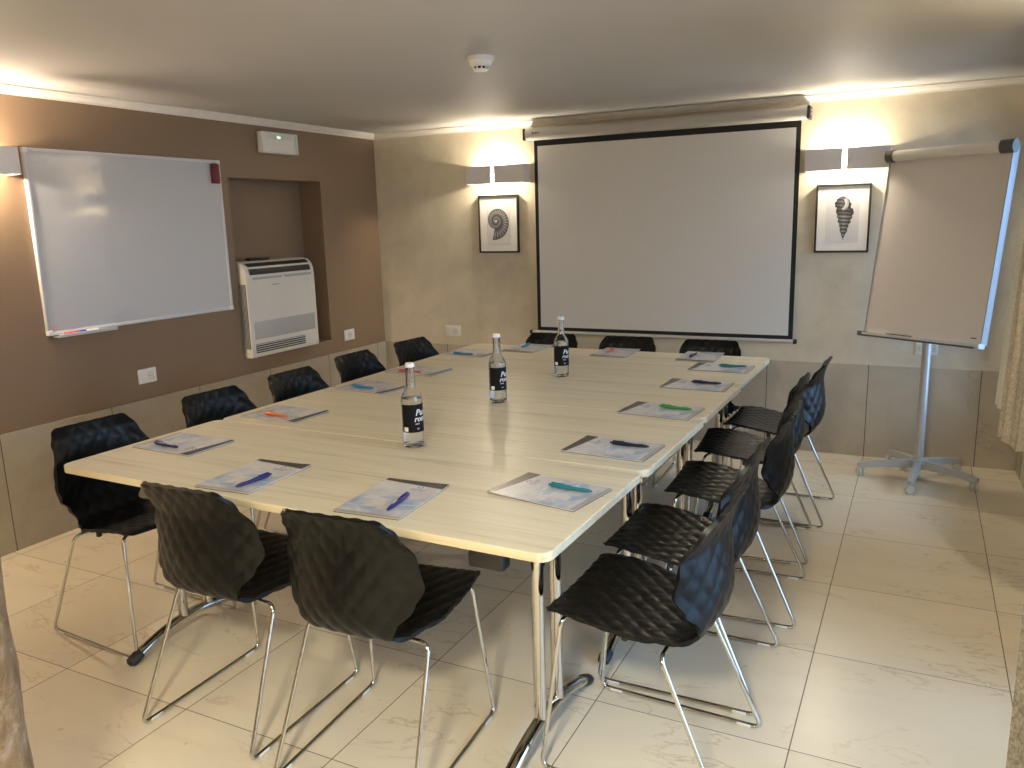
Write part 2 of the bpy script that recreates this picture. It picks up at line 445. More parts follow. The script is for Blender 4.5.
# (x, y, direction the back points, label)   local +y = back
chairs = [
    (3.267, -3.313, -91.954, 'black quilted sled chair, front one of the row with blue-glinting backs, by teal pen'),
    (3.249, -2.821, -89.844, 'black quilted chair facing the black pen, second nearest of its row'),
    (3.275, -2.227, -87.5, 'black quilted chair facing the brochure with green pen'),
    (3.239, -1.641, -85.5, 'black quilted chair facing the navy pen, second from the projection screen in its row'),
    (3.275, -1.138, -91.5, 'black quilted chair nearest the flipchart stand and the stone wainscot'),
    (1.207, -3.377, 86.5, 'black quilted sled chair at the table corner below the whiteboard tray, whole wire side visible'),
    (1.221, -2.781, 87.0, 'black quilted chair back in front of the wall, facing the brochure with bright orange pen'),
    (1.221, -2.249, 88.15, 'black quilted chair back below the air conditioner, middle of the five along the brown wall'),
    (1.18, -1.68, 89.099, 'black quilted chair back below the socket right of the air conditioner'),
    (1.205, -1.142, 85.0, 'black quilted chair in the room corner where brown and beige walls meet'),
    (2.005, -3.61, 180.997, 'black quilted chair seen from behind at the near table end, next to the stone pillar'),
    (2.552, -3.623, 183.458, 'black quilted chair seen from behind at the near table end, closest to the camera'),
    (1.78, -0.829, 2.017, 'black quilted chair top behind the farthest bottle, under the screen edge'),
    (2.293, -0.834, 2.465, 'black quilted chair top under the screen, middle of the three at the far table end'),
    (2.8, -0.838, 1.968, 'black quilted chair top under the screen, behind the brochure with black pen'),
]
c0 = None
for i, (x, y, a, lab) in enumerate(chairs):
    if i == 0: c0 = make_chair('sled_chair', lab, (x, y, 0), R(a)); c = c0
    else: c = copy_tree(c0)
    c.location = (x, y, 0); c.rotation_euler = (0, 0, R(a)); c['label'] = lab

# ------------------------------------------------------------------ tables
def rounded_rect(hx, hy, r, n=7):
    out = []
    for cx, cy, a0 in ((hx - r, hy - r, 0), (-hx + r, hy - r, 90), (-hx + r, -hy + r, 180), (hx - r, -hy + r, 270)):
        for k in range(n + 1):
            a = R(a0 + 90 * k / n); out.append((cx + r * math.cos(a), cy + r * math.sin(a)))
    return out
tables = [
    (2.208, -3.360, .700, -1.2, 'pale maple folding table nearest the camera, with the front brochures on it', 1),
    (2.228, -2.645, .728, -.9, 'pale maple folding table second from the camera, carrying the brochure with the long black pen', 2),
    (2.234, -1.935, .690, -.6, 'pale maple folding table third from the camera, green pen brochure at its end', 0),
    (2.234, -1.200, .775, -.5, 'pale maple folding table next to the projection screen wall', 1),
]
for (cx, cy, dep, rot, lab, extra) in tables:
    t = thing('folding_table', lab, 'table', (cx, cy, 0), R(rot), 'tables pushed together into one')
    hx, hy = .925, dep / 2 - .0018
    m = MB(); o1 = rounded_rect(hx - .002, hy - .002, .036); o2 = rounded_rect(hx, hy, .038); n = len(o1)
    vs = [(x, y, .74) for x, y in o1] + [(x, y, .738) for x, y in o2] + [(x, y, .717) for x, y in o2] + [(x, y, .715) for x, y in o1]
    fs = [tuple(range(n)), tuple(range(4 * n - 1, 3 * n - 1, -1))]
    for q in range(3): fs += [(q * n + i, (q + 1) * n + i, (q + 1) * n + (i + 1) % n, q * n + (i + 1) % n) for i in range(n)]
    m.add(vs, fs, False).build('tabletop', M['lam'], t)
    MB().box((-.70, -.03, .675), (.70, .03, .7145), .004).build('crossbeam', M['dgrey'], t)
    for sx in (-1, 1):
        x = sx * .752
        MB().box((x - .022, -hy + .10, .69), (x + .022, hy - .10, .7145), .004).build('support_bar', M['dgrey'], t)
        for sy in (-1, 1):
            y = sy * .059
            lg = MB().tube([(x, y, .07), (x, y, .692)], .0185, 18).build('leg', M['chrome'], t)
            s = MB(); pl = []
            for k in range(16):
                a = 2 * PI * k / 16; pl.append((.009 * math.cos(a), (.052 if math.sin(a) > 0 else -.052) + .009 * math.sin(a)))
            s.prism(pl, -.003, .0205, lambda a, b_, d, x=x, y=y: (x + d, y + a, .625 + b_)); s.build('slot_insert', M['blk'], lg)
        path = [(x, -.285 + .57 * k / 24, .020 + .062 * (1 - (2 * k / 24 - 1) ** 2)) for k in range(25)]
        ft = MB().tube(path, .020, 14, rz=.8).build('foot', M['chrome'], t)
        for e in (0, -1):
            p = Vector(path[e]); d = (Vector(path[1]) - p).normalized() if e == 0 else (Vector(path[-2]) - p).normalized()
            MB().tube([p - d * .022, p - d * .016, p, p + d * .03], [.012, .020, .0225, .0225], 14, rz=.82).build('end_cap', M['blk'], ft)
    if extra == 1:
        MB().box((.70, -hy + .004, .668), (.80, -hy + .05, .7145), .008).build('cable_box', M['blk'], t)
    if extra == 2:
        MB().box((.865, -hy + .02, .690), (.905, hy - .25, .7145), .003).build('side_rail', M['alu'], t)

# ------------------------------------------------------------------ brochures and pens
ZT = .7402
def make_brochure():
    t = thing('brochure', 'x', 'brochure', group='brochures laid out at the seats')
    w, h = .105, .149
    MB().box((-w, -h, 0), (w, h, .0012)).build('backing', M['taupe'], t)
    MB().box((-w + .002, -h + .003, .0012), (w - .001, h - .002, .0034)).build('pages', M['sheet'], t)
    m = MB(); nx, ny = 10, 14; vs = []; fs = []; uv = []
    for j in range(ny + 1):
        for i in range(nx + 1):
            u, v = i / nx, j / ny
            lift = .0010 * (abs(2 * u - 1) ** 4 + abs(2 * v - 1) ** 4) + .0035
            vs.append((-w + 2 * w * u, -h + 2 * h * v, lift + .0006)); uv.append((u, v))
    K = nx + 1
    fs = [(j * K + i, j * K + i + 1, (j + 1) * K + i + 1, (j + 1) * K + i) for j in range(ny) for i in range(nx)]
    off = len(vs); vs += [(x, y, z - .0006) for x, y, z in vs]; uv += uv[:]
    fs += [tuple(off + q for q in reversed(f)) for f in fs]
    rim = list(range(K)) + [j * K + nx for j in range(1, ny + 1)] + [ny * K + i for i in range(nx - 1, -1, -1)] + [j * K for j in range(ny - 1, 0, -1)]
    fs += [(b_, a, off + a, off + b_) for a, b_ in zip(rim, rim[1:] + rim[:1])]
    m.add(vs, fs, True); m.uv = uv; c = m.build('cover', M['cover'], t)
    k = MB()                                                       # ring emblem and the two lines of text beneath it
    pl = [(.035 + .010 * math.cos(2 * PI * q / 20), .098 + .008 * math.sin(2 * PI * q / 20)) for q in range(20)]
    pi_ = [(.035 + .0065 * math.cos(2 * PI * q / 20), .098 + .005 * math.sin(2 * PI * q / 20)) for q in range(20)]
    zz = .0045
    k.add([(x, y, zz) for x, y in pl + pi_] + [(x, y, zz + .0003) for x, y in pl + pi_],
          [(q + 40, (q + 1) % 20 + 40, (q + 1) % 20 + 60, q + 60) for q in range(20)] + [(q, q + 20, (q + 1) % 20 + 20, (q + 1) % 20) for q in range(20)] + [(q, (q + 1) % 20, (q + 1) % 20 + 40, q + 40) for q in range(20)])
    k.build('emblem', M['blueink'], c)
    k = MB(); rr = random.Random(5)
    for row, (y, hh, x0, x1) in enumerate(((.080, .0042, .012, .060), (.070, .0026, .016, .054))):
        x = x0
        while x < x1:
            ww = rr.uniform(.0025, .005); k.box((x, y - hh / 2, .0043), (x + ww, y + hh / 2, .0048)); x += ww + .0016
    k.build('text_line', M['text'], c)
    return t
def make_pen(col):
    t = thing('ballpoint_pen', 'x', 'pen', group='ballpoint pens on the brochures')
    MB().lathe([(.0012, -.070), (.0028, -.067), (.0050, -.058), (.0062, -.040), (.0064, -.005), (.0070, .012), (.0072, .040), (.0062, .060), (.0052, .064)], 14, axis='y').build('barrel', PEN[col], t)
    MB().lathe([(.0036, .064), (.0036, .0705), (.0026, .072)], 12, axis='y').build('push_button', PEN[col], t)
    MB().box((-.0022, .020, .0062), (.0022, .062, .0092), .0008).build('clip', PEN[col], t)
    k = MB(); rr = random.Random(2); y = -.034
    while y < -.008: k.box((-.0016, y, .0060), (.0016, y + .003, .0067)); y += .0042
    k.build('print', M['lwhite'], t)
    return t
docs = {  # x, y, direction of the brochure's top edge (deg, 90 = +y), pen x, y, direction of its button, pen colour, brochure label, pen label
 'R1': (2.945, -3.310, 170, 3.001, -3.286, 175, 'teal', 'brochure with large teal pen at the front table corner, by the chairs with blue glints', 'large teal pen on the brochure at the front table corner'),
 'R2': (2.967, -2.821, 176, 3.014, -2.788, 178, 'black', 'brochure with a long black pen, second along the side of the blue-glinting chairs', 'long black pen lying across a brochure near the table seam'),
 'R3': (2.962, -2.232, 175, 3.012, -2.199, 174, 'green', 'brochure with the only green pen on it', 'green pen, the only one'),
 'R4': (2.972, -1.682, 179, 3.009, -1.658, 178, 'navy', 'brochure with navy pen, second from the far table corner beside the window-side chairs', 'navy pen on the brochure two places before the far table corner'),
 'R5': (2.982, -1.214, 179, 3.034, -1.191, 181, 'teal', 'brochure with teal pen at the far table corner, touching the one under the black pen', 'teal pen on the brochure at the far table corner'),
 'F3': (2.797, -.908, 271, 2.758, -.909, 267, 'black', 'brochure with a short black pen at the far table end', 'foreshortened black pen on a brochure at the far table end'),
 'F2': (2.300, -.915, 270, 2.262, -.904, 89, 'orange', 'brochure with orange pen at the far table end, middle of three', 'orange pen on the middle brochure of the far table end'),
 'F1': (1.728, -.912, 268, 1.693, -.870, 93, 'azure', 'brochure with blue pen partly behind the farthest bottle', 'blue pen beside the farthest bottle'),
 'L5': (1.482, -1.168, -6, 1.475, -1.268, 178, 'azure', 'brochure with blue pen, by the corner chair', 'blue pen on the brochure by the corner chair'),
 'L4': (1.501, -1.788, -3, 1.490, -1.857, 181, 'coral', 'brochure with coral red pen behind the front bottle cap', 'coral red pen just behind the front bottle cap'),
 'L3': (1.531, -2.229, -7, 1.500, -2.280, 175, 'azure', 'brochure with blue pen left of the front bottle neck', 'blue pen on the brochure left of the front bottle'),
 'L2': (1.505, -2.825, -1, 1.505, -2.879, 175, 'orange', 'brochure with bright orange pen at the first seam below the whiteboard', 'bright orange pen on the brochure beside the first table seam'),
 'L1': (1.478, -3.335, -2, 1.452, -3.390, 174, 'navy', 'brochure with short navy pen at the table corner below the whiteboard', 'short navy pen on the brochure at the table corner below the whiteboard'),
 'NL': (2.013, -3.528, 93, 2.065, -3.586, 86, 'blue', 'brochure with royal blue pen at the near table edge, next to the pillar-side chair', 'royal blue pen pointing at the chair beside the stone pillar'),
 'NR': (2.552, -3.533, 94, 2.598, -3.577, 99, 'blue', 'brochure with violet blue pen right above the closest chair back', 'violet blue pen on the brochure above the closest chair back'),
}
d0 = make_brochure(); pens = {}
for i, (k, (x, y, a, px, py, pa, col, l1, l2)) in enumerate(docs.items()):
    d = d0 if i == 0 else copy_tree(d0)
    d.location = (x, y, ZT); d.rotation_euler = (0, 0, R(a - 90)); d['label'] = l1
    if col not in pens: pens[col] = p = make_pen(col)
    else: p = copy_tree(pens[col])
    p.location = (px, py, ZT + .0118); p.rotation_euler = (0, 0, R(pa - 90)); p['label'] = l2

# ------------------------------------------------------------------ bottles
def text_strokes(word, size):
    cu = bpy.data.curves.new('t', 'FONT'); cu.body = word; cu.size = size; cu.resolution_u = 3; cu.shear = .25; cu.offset = size * .02
    ob = bpy.data.objects.new('t', cu); C.objects.link(ob)
    dg = bpy.context.evaluated_depsgraph_get(); me = bpy.data.meshes.new_from_object(ob.evaluated_get(dg))
    v = [tuple(q.co) for q in me.vertices]; f = [tuple(p.vertices) for p in me.polygons]
    bpy.data.objects.remove(ob); bpy.data.curves.remove(cu); bpy.data.meshes.remove(me)
    return v, f
def make_bottle():
    t = thing('water_bottle', 'x', 'bottle', group='water bottles standing on the table')
    outer = [(.030, 0), (.0355, .003), (.038, .010), (.038, .165), (.0368, .178), (.032, .192), (.024, .203), (.0185, .212), (.0168, .225), (.0158, .270), (.0158, .286)]
    inner = [(.0125, .286), (.0125, .270), (.0135, .226), (.0155, .213), (.0215, .202), (.0295, .190), (.0343, .177), (.0352, .165), (.0352, .016), (.030, .012), (.010, .018)]
    MB().lathe(outer + inner, 40).build('glass_body', M['glass'], t)
    wl = .176
    MB().lathe([(.009, .0186), (.0298, .0126), (.0350, .0164), (.0350, .165), (.0342, wl)], 40).build('water', M['water'], t)
    MB().lathe([(.0150, .2855), (.0165, .2865), (.0165, .298), (.0150, .3005)], 28).build('cap', M['cap'], t)
    # wrap round label, from azimuth -150 to 150 about local -y
    def cyl(az, z, r): return (r * math.sin(az), -r * math.cos(az), z)
    m = MB(); n = 48; r0, r1 = .0383, .0386; vs = []
    for i in range(n + 1):
        a = R(-62 + 210 * i / n); vs += [cyl(a, .058, r0), cyl(a, .058, r1), cyl(a, .158, r1), cyl(a, .158, r0)]
    fs = [(i * 4 + q, i * 4 + (q + 1) % 4, i * 4 + 4 + (q + 1) % 4, i * 4 + 4 + q) for i in range(n) for q in range(4)] + [(0, 1, 2, 3), (n * 4 + 3, n * 4 + 2, n * 4 + 1, n * 4)]
    lb = m.add(vs, fs, True).build('label', M['label'], t)
    k = MB()
    for word, size, az0, z0 in (('Pura', .030, 16, .119), ('roma', .028, 8, .097), ('acqua', .007, 14, .087), ('0,5 l', .006, 22, .069)):
        v, f = text_strokes(word, size)
        k.add([cyl(R(az0) + x / .0388, z0 + y, .0388 + z) for x, y, z in v], f)
    k.build('lettering', M['lwhite'], lb)
    k = MB()
    vs = []
    for i in range(7):
        a = R(-50 + 25 * i / 6); vs += [cyl(a, .062, .0389), cyl(a, .077, .0389)]
    k.add(vs, [(2 * i, 2 * i + 2, 2 * i + 3, 2 * i + 1) for i in range(6)]).build('price_patch', M['lwhite'], lb)
    k = MB(); rr = random.Random(4)                                # neck strip with small broken marks
    for q in range(9):
        a = R(-40 + rr.uniform(0, 80)); z = .218 + rr.uniform(0, .05); r = .0172
        k.add([cyl(a, z, r), cyl(a + .22, z, r), cyl(a + .25, z + .006, r), cyl(a + .05, z + .007, r)], [(0, 1, 2, 3)])
    k.build('neck_strip', M['text'], t)
    return t
b0 = make_bottle()
for i, (x, y, lab, dz) in enumerate(((2.296, -3.040, 'clear water bottle with black label closest to the camera, at the first table seam', 0),
                                     (2.252, -2.306, 'clear water bottle with black label in the middle of the table', 3),
                                     (2.279, -1.668, 'clear water bottle with black label nearest the projection screen', -2))):
    bt = b0 if i == 0 else copy_tree(b0)
    bt.location = (x, y, ZT); bt['label'] = lab
    az = math.atan2(3.8714 - x, -(-5.3516 - y))                     # turned so the lettering is half round the side
    bt.rotation_euler = (0, 0, az + R(dz))

# ------------------------------------------------------------------ wall sconces
def make_sconce(label, loc, rz, slit=0.0, watts=11.0, col=(1.0, .87, .66), soft=.028):
    t = thing('wall_sconce', label, 'wall lamp', loc, rz)
    W, H, D = .2325, .0625, .10; g = .012
    MB().box((-.05, -.012, -.045), (.05, 0, .045), .002).build('back_plate', M['inner'], t)
    for s in (-1, 1):
        x0 = slit + s * g; x1 = s * W
        m = MB(); a, c = min(x0, x1), max(x0, x1)
        m.box((a, -D, -H), (c, -D + .003, H)); xs = x1 - s * .003
        m.box((min(xs, x1), -D + .003, -H), (max(xs, x1), -.001, H))
        m.build('front_plate', M['sconce'], t)
        m = MB().box((a + .0005, -D + .0032, -H + .002), (c - .004 if s > 0 else c - .0005, -D + .0042, H - .002)); m.build('reflector', M['inner'], t)
    MB().tube([(slit - .045, -.055, 0), (slit + .045, -.055, 0)], .006, 10).build('bulb', M['bulb'], t)
    MB().box((slit - .055, -.062, -.010), (slit - .045, -.012, .010)).box((slit + .045, -.062, -.010), (slit + .055, -.012, .010)).build('bulb_holder', M['inner'], t)
    ld = bpy.data.lights.new('sconce_light', 'POINT'); ld.energy = watts; ld.color = col; ld.shadow_soft_size = soft
    lo = bpy.data.objects.new('sconce_light', ld); C.objects.link(lo); lo.parent = t; lo.location = (slit, -.055, .0)
    return t
make_sconce('grey metal sconce with glowing slit above the spiral ammonite picture', (1.105, 0, 1.843), 0, -.018, 11)
make_sconce('grey metal sconce with glowing slit above the pointed shell picture', (3.438, 0, 1.819), 0, -.012, 11)
make_sconce('grey metal sconce cut by the photo edge beside the whiteboard', (0, -3.145, 1.853), R(90), 0, 24, (1.0, .80, .58))
make_sconce('grey metal sconce on the window wall between the curtains', (XR, -2.22, 1.84), R(-90), 0, 7, soft=.05)
make_sconce('grey metal sconce on the brown wall behind the pillar', (0, -5.4, 1.85), R(90), 0, 14)
make_sconce('grey metal sconce on the rear wall towards the stone pillar', (1.2, YF, 1.85), R(180), 0, 4)
make_sconce('grey metal sconce on the rear wall towards the windows', (3.4, YF, 1.85), R(180), 0, 4)
for x, y, pw, lab in ((1.6, -6.0, 6, 'added round fill light on the unseen rear ceiling, pillar side'), (3.55, -5.75, 38, 'added round fill light on the unseen rear ceiling, window side')):  # unseen fill lights added behind the camera to brighten the room
    t = thing('added_fill_lamp', lab, 'added fill light', (x, y, ZC))
    MB().lathe([(.21, 0), (.21, -.03), (.19, -.035)], 40).build('rim', M['white'], t)
    MB().lathe([(.189, -.0335), (.185, -.045), (.15, -.065), (.08, -.078), (.01, -.08)], 40).build('fill_glow_face', M['fillface'], t)
    ld = bpy.data.lights.new('fill_light', 'AREA'); ld.shape = 'DISK'; ld.size = .38; ld.energy = pw; ld.color = (1.0, .94, .76)
    lo = bpy.data.objects.new('fill_light', ld); C.objects.link(lo); lo.parent = t; lo.location = (0, 0, -.085)

# ------------------------------------------------------------------ pictures
def picture(label, x0, x1, z0, z1, ink_fn):
    t = thing('framed_picture', label, 'picture', ((x0 + x1) / 2, 0, (z0 + z1) / 2))
    hx, hz, f, d = (x1 - x0) / 2, (z1 - z0) / 2, .011, .022
    m = MB()
    for a, c in (((-hx, -hz), (-hx + f, hz)), ((hx - f, -hz), (hx, hz)), ((-hx + f, hz - f), (hx - f, hz)), ((-hx + f, -hz), (hx - f, -hz + f))):
        m.box((a[0], -d, a[1]), (c[0], -.001, c[1]), .001)
    m.build('frame', M['blk'], t)
    MB().box((-hx + f, -.014, -hz + f), (hx - f, -.004, hz - f)).build('passepartout', M['mat'], t)
    ph, pw = hz * .70, hx * .60
    pr = MB().box((-pw, -.0148, -ph), (pw, -.0141, ph)).build('print', M['paper'], t)
    m = ink_fn(); m.build('engraving', M['ink'], pr)
    return t
def strip(m, pa, pb, ca, cb):                                      # ribbon between two polylines with a tone at each side
    o = len(m.v); n = len(pa); vs = []
    for a, c in zip(pa, pb): vs += [(a[0], -.0153, a[1]), (c[0], -.0153, c[1])]
    m.add(vs, [(2 * i, 2 * i + 2, 2 * i + 3, 2 * i + 1) for i in range(n - 1)])
    for i in range(n): m.col += [ca(i), cb(i)]
def ammonite():
    m = MB(); m.col = []; N = 420; turns = 2.7; pa = []; pm = []; pb = []; g = .142
    for i in range(N + 1):
        th = turns * 2 * PI * (1 - i / N); r1 = .140 * math.exp(-g * th); r0 = r1 * math.exp(-g * 2 * PI)
        a = R(-104) + th
        q = lambda r: (-.020 + r * math.cos(a) * .96, .022 + r * math.sin(a))
        pa.append(q(r0)); pm.append(q(r0 * .5 + r1 * .5)); pb.append(q(r1))
    rib = lambda i: .5 + .5 * math.sin(i * 1.15)
    dk = lambda i: (.03, .03, .032); md = lambda i: tuple([.10 + .38 * rib(i)] * 3); lt = lambda i: tuple([.05 + .10 * rib(i)] * 3)
    strip(m, pa, pm, dk, md); strip(m, pm, pb, md, lt)
    return m
def spindle():
    m = MB(); m.col = []; N = 70; rr = random.Random(9)
    prof = [(-.125, .003), (-.06, .022), (0, .038), (.028, .048), (.045, .050), (.062, .044), (.085, .046), (.108, .036), (.122, .022), (.130, .006)]
    L = []; Mi = []; Rr = []
    for i in range(N + 1):
        z = -.125 + .255 * i / N; w = lerp_tab(prof, z); wob = 1 + .10 * math.sin(z * 230) * (1 if z < .03 else .3)
        sh = .012 + .06 * max(-z, 0) * -.6 + (-.012 if z > .062 else 0)
        L.append((sh - w * wob, z + .16 * w * .6)); Mi.append((sh - .15 * w, z)); Rr.append((sh + w * wob, z - .16 * w * .6))
    band = lambda i: .5 + .5 * math.sin(i * 1.05)
    body = lambda k: (lambda i: tuple([k * (.02 + (.30 if i < 42 else .12) * band(i))] * 3))
    strip(m, L, Mi, body(.5), body(1.3)); strip(m, Mi, Rr, body(1.3), body(.35))
    pa = []; pb = []                                              # pale lip of the opening
    for i in range(18):
        a = R(60 - 150 * i / 17); pa.append((-.006 + .018 * math.cos(a), .088 + .026 * math.sin(a))); pb.append((-.002 + .036 * math.cos(a), .088 + .040 * math.sin(a)))
    o = len(m.v); strip(m, pa, pb, lambda i: (.7, .69, .68), lambda i: (.35, .34, .34))
    for i in range(o, len(m.v)): x, y, z = m.v[i]; m.v[i] = (x, y - .0003, z)
    return m
picture('black framed print of a spiral ammonite shell', .919, 1.245, 1.288, 1.703, ammonite)
picture('black framed print of a pointed spindle shell', 3.270, 3.578, 1.272, 1.677, spindle)

# ------------------------------------------------------------------ projection screen
t = thing('projection_screen', 'pull-down projection screen with black border on the beige wall', 'projection screen', (2.28, 0, 2.10))
ox, oz = 2.28, 2.10
m = MB(); pr = []
for k in range(20):
    a = 2 * PI * k / 20; ca, sa = math.cos(a), math.sin(a)
    pr.append((-.053 + .045 * math.copysign(abs(ca) ** .7, ca), 2.101 - oz + .042 * math.copysign(abs(sa) ** .7, sa)))
m.prism(pr, 1.350 - ox, 3.205 - ox, lambda a, c, d: (d, a, c), True).build('housing', M['case'], t)
for x0, x1 in ((1.333, 1.350), (3.205, 3.224)):
    e = MB().box((x0 - ox, -.099, 2.060 - oz), (x1 - ox, -.001, 2.138 - oz), .006).build('end_bracket', M['blk'], t)
for z in (2.112, 2.090):
    MB().box((3.2245 - ox, -.075, z - oz - .006), (3.2275 - ox, -.060, z - oz + .006)).build('screw_hole', M['lgrey'], t)
xL, xR_, zt, zb = 1.399, 3.171, 2.050, .731
MB().box((xL - ox, -.0515, zb - oz), (xR_ - ox, -.050, zt + .02 - oz)).build('border', M['border'], t)
MB().box((xL + .026 - ox, -.0522, zb + .024 - oz), (xR_ - .028 - ox, -.0516, zt - .030 - oz)).build('screen_fabric', M['screen'], t)
wb_ = MB().tube([(1.356 - ox, -.051, .716 - oz), (3.180 - ox, -.051, .719 - oz)], .012, 14).build('weight_bar', M['case'], t)
for x, z in ((1.350, .716), (3.186, .719)):
    MB().tube([(x - .010 - ox, -.051, z - oz), (x + .010 - ox, -.051, z - oz)], .016, 14).build('end_knob', M['blk'], wb_)
lg = MB().box((1.405 - ox, -.0995, 2.098 - oz), (1.417 - ox, -.0965, 2.112 - oz)).build('logo_mark', plain('red logo ink', (.55, .03, .03), .5), t)
k = MB(); x = 1.421
for w in (.006, .005, .006, .005): k.box((x - ox, -.0995, 2.101 - oz), (x + w - ox, -.0965, 2.110 - oz)); x += w + .002
k.build('logo_lettering', M['dgrey'], t)
MB().box((x - ox, -.0995, 2.102 - oz), (x + .010 - ox, -.0965, 2.109 - oz)).build('logo_dash', plain('green logo ink', (.04, .22, .08), .5), t)

# ------------------------------------------------------------------ whiteboard and what it carries
Y0, Y1, Z0, Z1 = -2.841, -1.617, 1.019, 1.924
t = thing('whiteboard', 'large blank whiteboard with thin pale frame on the brown wall', 'whiteboard', (0, (Y0 + Y1) / 2, (Z0 + Z1) / 2))
oy, oz = (Y0 + Y1) / 2, (Z0 + Z1) / 2; f = .016
MB().box((.004, Y0 + f - oy, Z0 + f - oz), (.017, Y1 - f - oy, Z1 - f - oz)).build('writing_surface', M['board'], t)
m = MB()
m.box((.001, Y0 - oy, Z0 - oz), (.022, Y0 + f - oy, Z1 - oz), .002); m.box((.001, Y1 - f - oy, Z0 - oz), (.022, Y1 - oy, Z1 - oz), .002)
m.box((.001, Y0 + f - oy, Z0 - oz), (.022, Y1 - f - oy, Z0 + f - oz), .002); m.box((.001, Y0 + f - oy, Z1 - f - oz), (.022, Y1 - f - oy, Z1 - oz), .002)
m.build('frame', M['whitealu'], t)
for y in (Y0, Y1 - .024):
    for z in (Z0, Z1 - .024): MB().box((.0005, y - .001 - oy, z - .001 - oz), (.0245, y + .025 - oy, z + .025 - oz), .004).build('corner_cap', M['white'], t)
MB().box((.004, Y0 + .03 - oy, Z0 - .012 - oz), (.062, Y0 + .36 - oy, Z0 - .006 - oz), .002).box((.056, Y0 + .03 - oy, Z0 - .006 - oz), (.062, Y0 + .36 - oy, Z0 + .004 - oz), .001).build('pen_tray', M['whitealu'], t)
MB().box((.017, -2.815 - oy, 1.046 - oz), (.0175, -2.782 - oy, 1.068 - oz)).build('sticker', plain('pale pink sticker', (.62, .42, .40), .6), t)
er = tag(MB().box((.0172, -1.694, 1.786), (.042, -1.640, 1.903), .007, seg=3).build('whiteboard_eraser', M['red']), 'dark red eraser stuck at the upper corner of the whiteboard', 'eraser')
MB().box((.042, -1.688, 1.794), (.046, -1.646, 1.895), .002).build('grip_strip', plain('red plastic grip', (.17, .014, .02), .4), er)
def marker(label, y, x, capm, bodym, L=.10):
    z = Z0 - .006 + .0082
    o = tag(MB().tube([(x, y, z), (x, y + L * .62, z)], .0080, 12).build('whiteboard_marker', bodym), label, 'marker', 'markers on the whiteboard tray')
    MB().tube([(x, y - L * .38, z), (x, y - .001, z)], [.0075, .0081], 12).build('marker_cap', capm, o)
mr = plain('red marker plastic', (.70, .06, .03), .4); mbu = plain('blue marker plastic', (.03, .03, .42), .4)
marker('red marker lying on the whiteboard tray', -2.742, .048, mr, mr, .075)
marker('blue marker with white barrel on the whiteboard tray', -2.655, .046, mbu, M['white'], .11)

# ------------------------------------------------------------------ emergency light, smoke detector
t = thing('emergency_light', 'white rectangular emergency light above the wall niche', 'emergency light', (0, -1.098, 2.058))
MB().box((.001, -.168, -.066), (.036, .168, .066), .006).build('housing', M['white'], t)
m = MB(); m.box((.036, -.168, -.066), (.050, -.155, .066), .003); m.box((.036, .155, -.066), (.050, .168, .066), .003); m.box((.036, -.155, .054), (.050, .155, .066), .003); m.box((.036, -.155, -.066), (.050, .155, -.054), .003)
m.build('rim', M['white'], t)
m = MB(); a = [(-.160, .0365), (.160, .0365)]
m.add([(.0365, -.155, -.054), (.0365, .155, -.054), (.0365, .155, .054), (.0365, -.155, .054), (.044, -.125, -.022), (.044, .125, -.022), (.044, .125, .022), (.044, -.125, .022)],
      [(0, 1, 5, 4), (1, 2, 6, 5), (2, 3, 7, 6), (3, 0, 4, 7), (4, 5, 6, 7), (3, 2, 1, 0)])
m.build('diffuser', M['diff'], t)
MB().tube([(.0405, -.02, .036), (.0405, .008, .036)], .006, 10).build('status_lamp', M['led'], t)
t = thing('smoke_detector', 'round white smoke detector on the ceiling', 'smoke detector', (2.135, -2.150, ZC))
MB().lathe([(.058, 0), (.058, -.014), (.052, -.018)], 40).build('mounting_base', M['white'], t)
MB().lathe([(.050, -.0175), (.047, -.032), (.036, -.040)], 40).lathe([(.034, -.050), (.030, -.056), (.004, -.058)], 40).build('sensor_head', M['white'], t)
MB().lathe([(.030, -.0385), (.030, -.0505)], 32).build('smoke_slot', M['blk'], t)
k = MB()
for q in range(10):
    a = 2 * PI * q / 10; k.box((-.003, .029, -.0505), (.003, .0355, -.039), mat=Matrix.Rotation(a, 4, 'Z'))
k.build('slot_rib', M['white'], t)

# ------------------------------------------------------------------ air conditioner in the niche
t = thing('air_conditioner', 'ivory floor console air conditioner standing in the wall niche', 'air conditioner', (0, 0, NZ0))
y0, y1 = -1.528, -.886; z0 = NZ0
pr = [(-.145, .002), (.050, .002), (.058, .012), (.060, .03), (.060, .500), (.055, .545), (.040, .580), (.012, .606), (-.02, .615), (-.145, .616)]
MB().prism(pr, y0 + .014, y1 - .004, lambda a, c, d: (a, d, c), False).build('cabinet', M['acwhite'], t)
# side cheeks keep the rounded white ends
for ya, yb in ((y0 - .001, y0 + .016), (y1 - .016, y1 + .001)):
    MB().prism([(a + .003 if a > .02 else max(a, .012), c + (.003 if c > .5 else 0)) for a, c in pr if a > -.01] + [(.008, .604), (.008, .002)], ya, yb, lambda a, c, d: (a, d, c)).build('side_panel', M['acwhite'], t)
def face_strip(s0, s1, ya, yb, lift=.004):
    # strip following the rounded upper front; s is height
    def X(z):
        return lerp_tab([(0, .06), (.500, .060), (.545, .055), (.580, .040), (.606, .012)], z)
    m = MB(); n = 8; vs = []
    for i in range(n + 1):
        z = s0 + (s1 - s0) * i / n
        for y in (ya, yb): vs.append((X(z) + lift, y, z + lift))
    return m.add(vs, [(2 * i, 2 * i + 1, 2 * i + 3, 2 * i + 2) for i in range(n)], True)
face_strip(.579, .601, y0 + .035, y1 - .03).build('air_outlet', M['blk'], t)
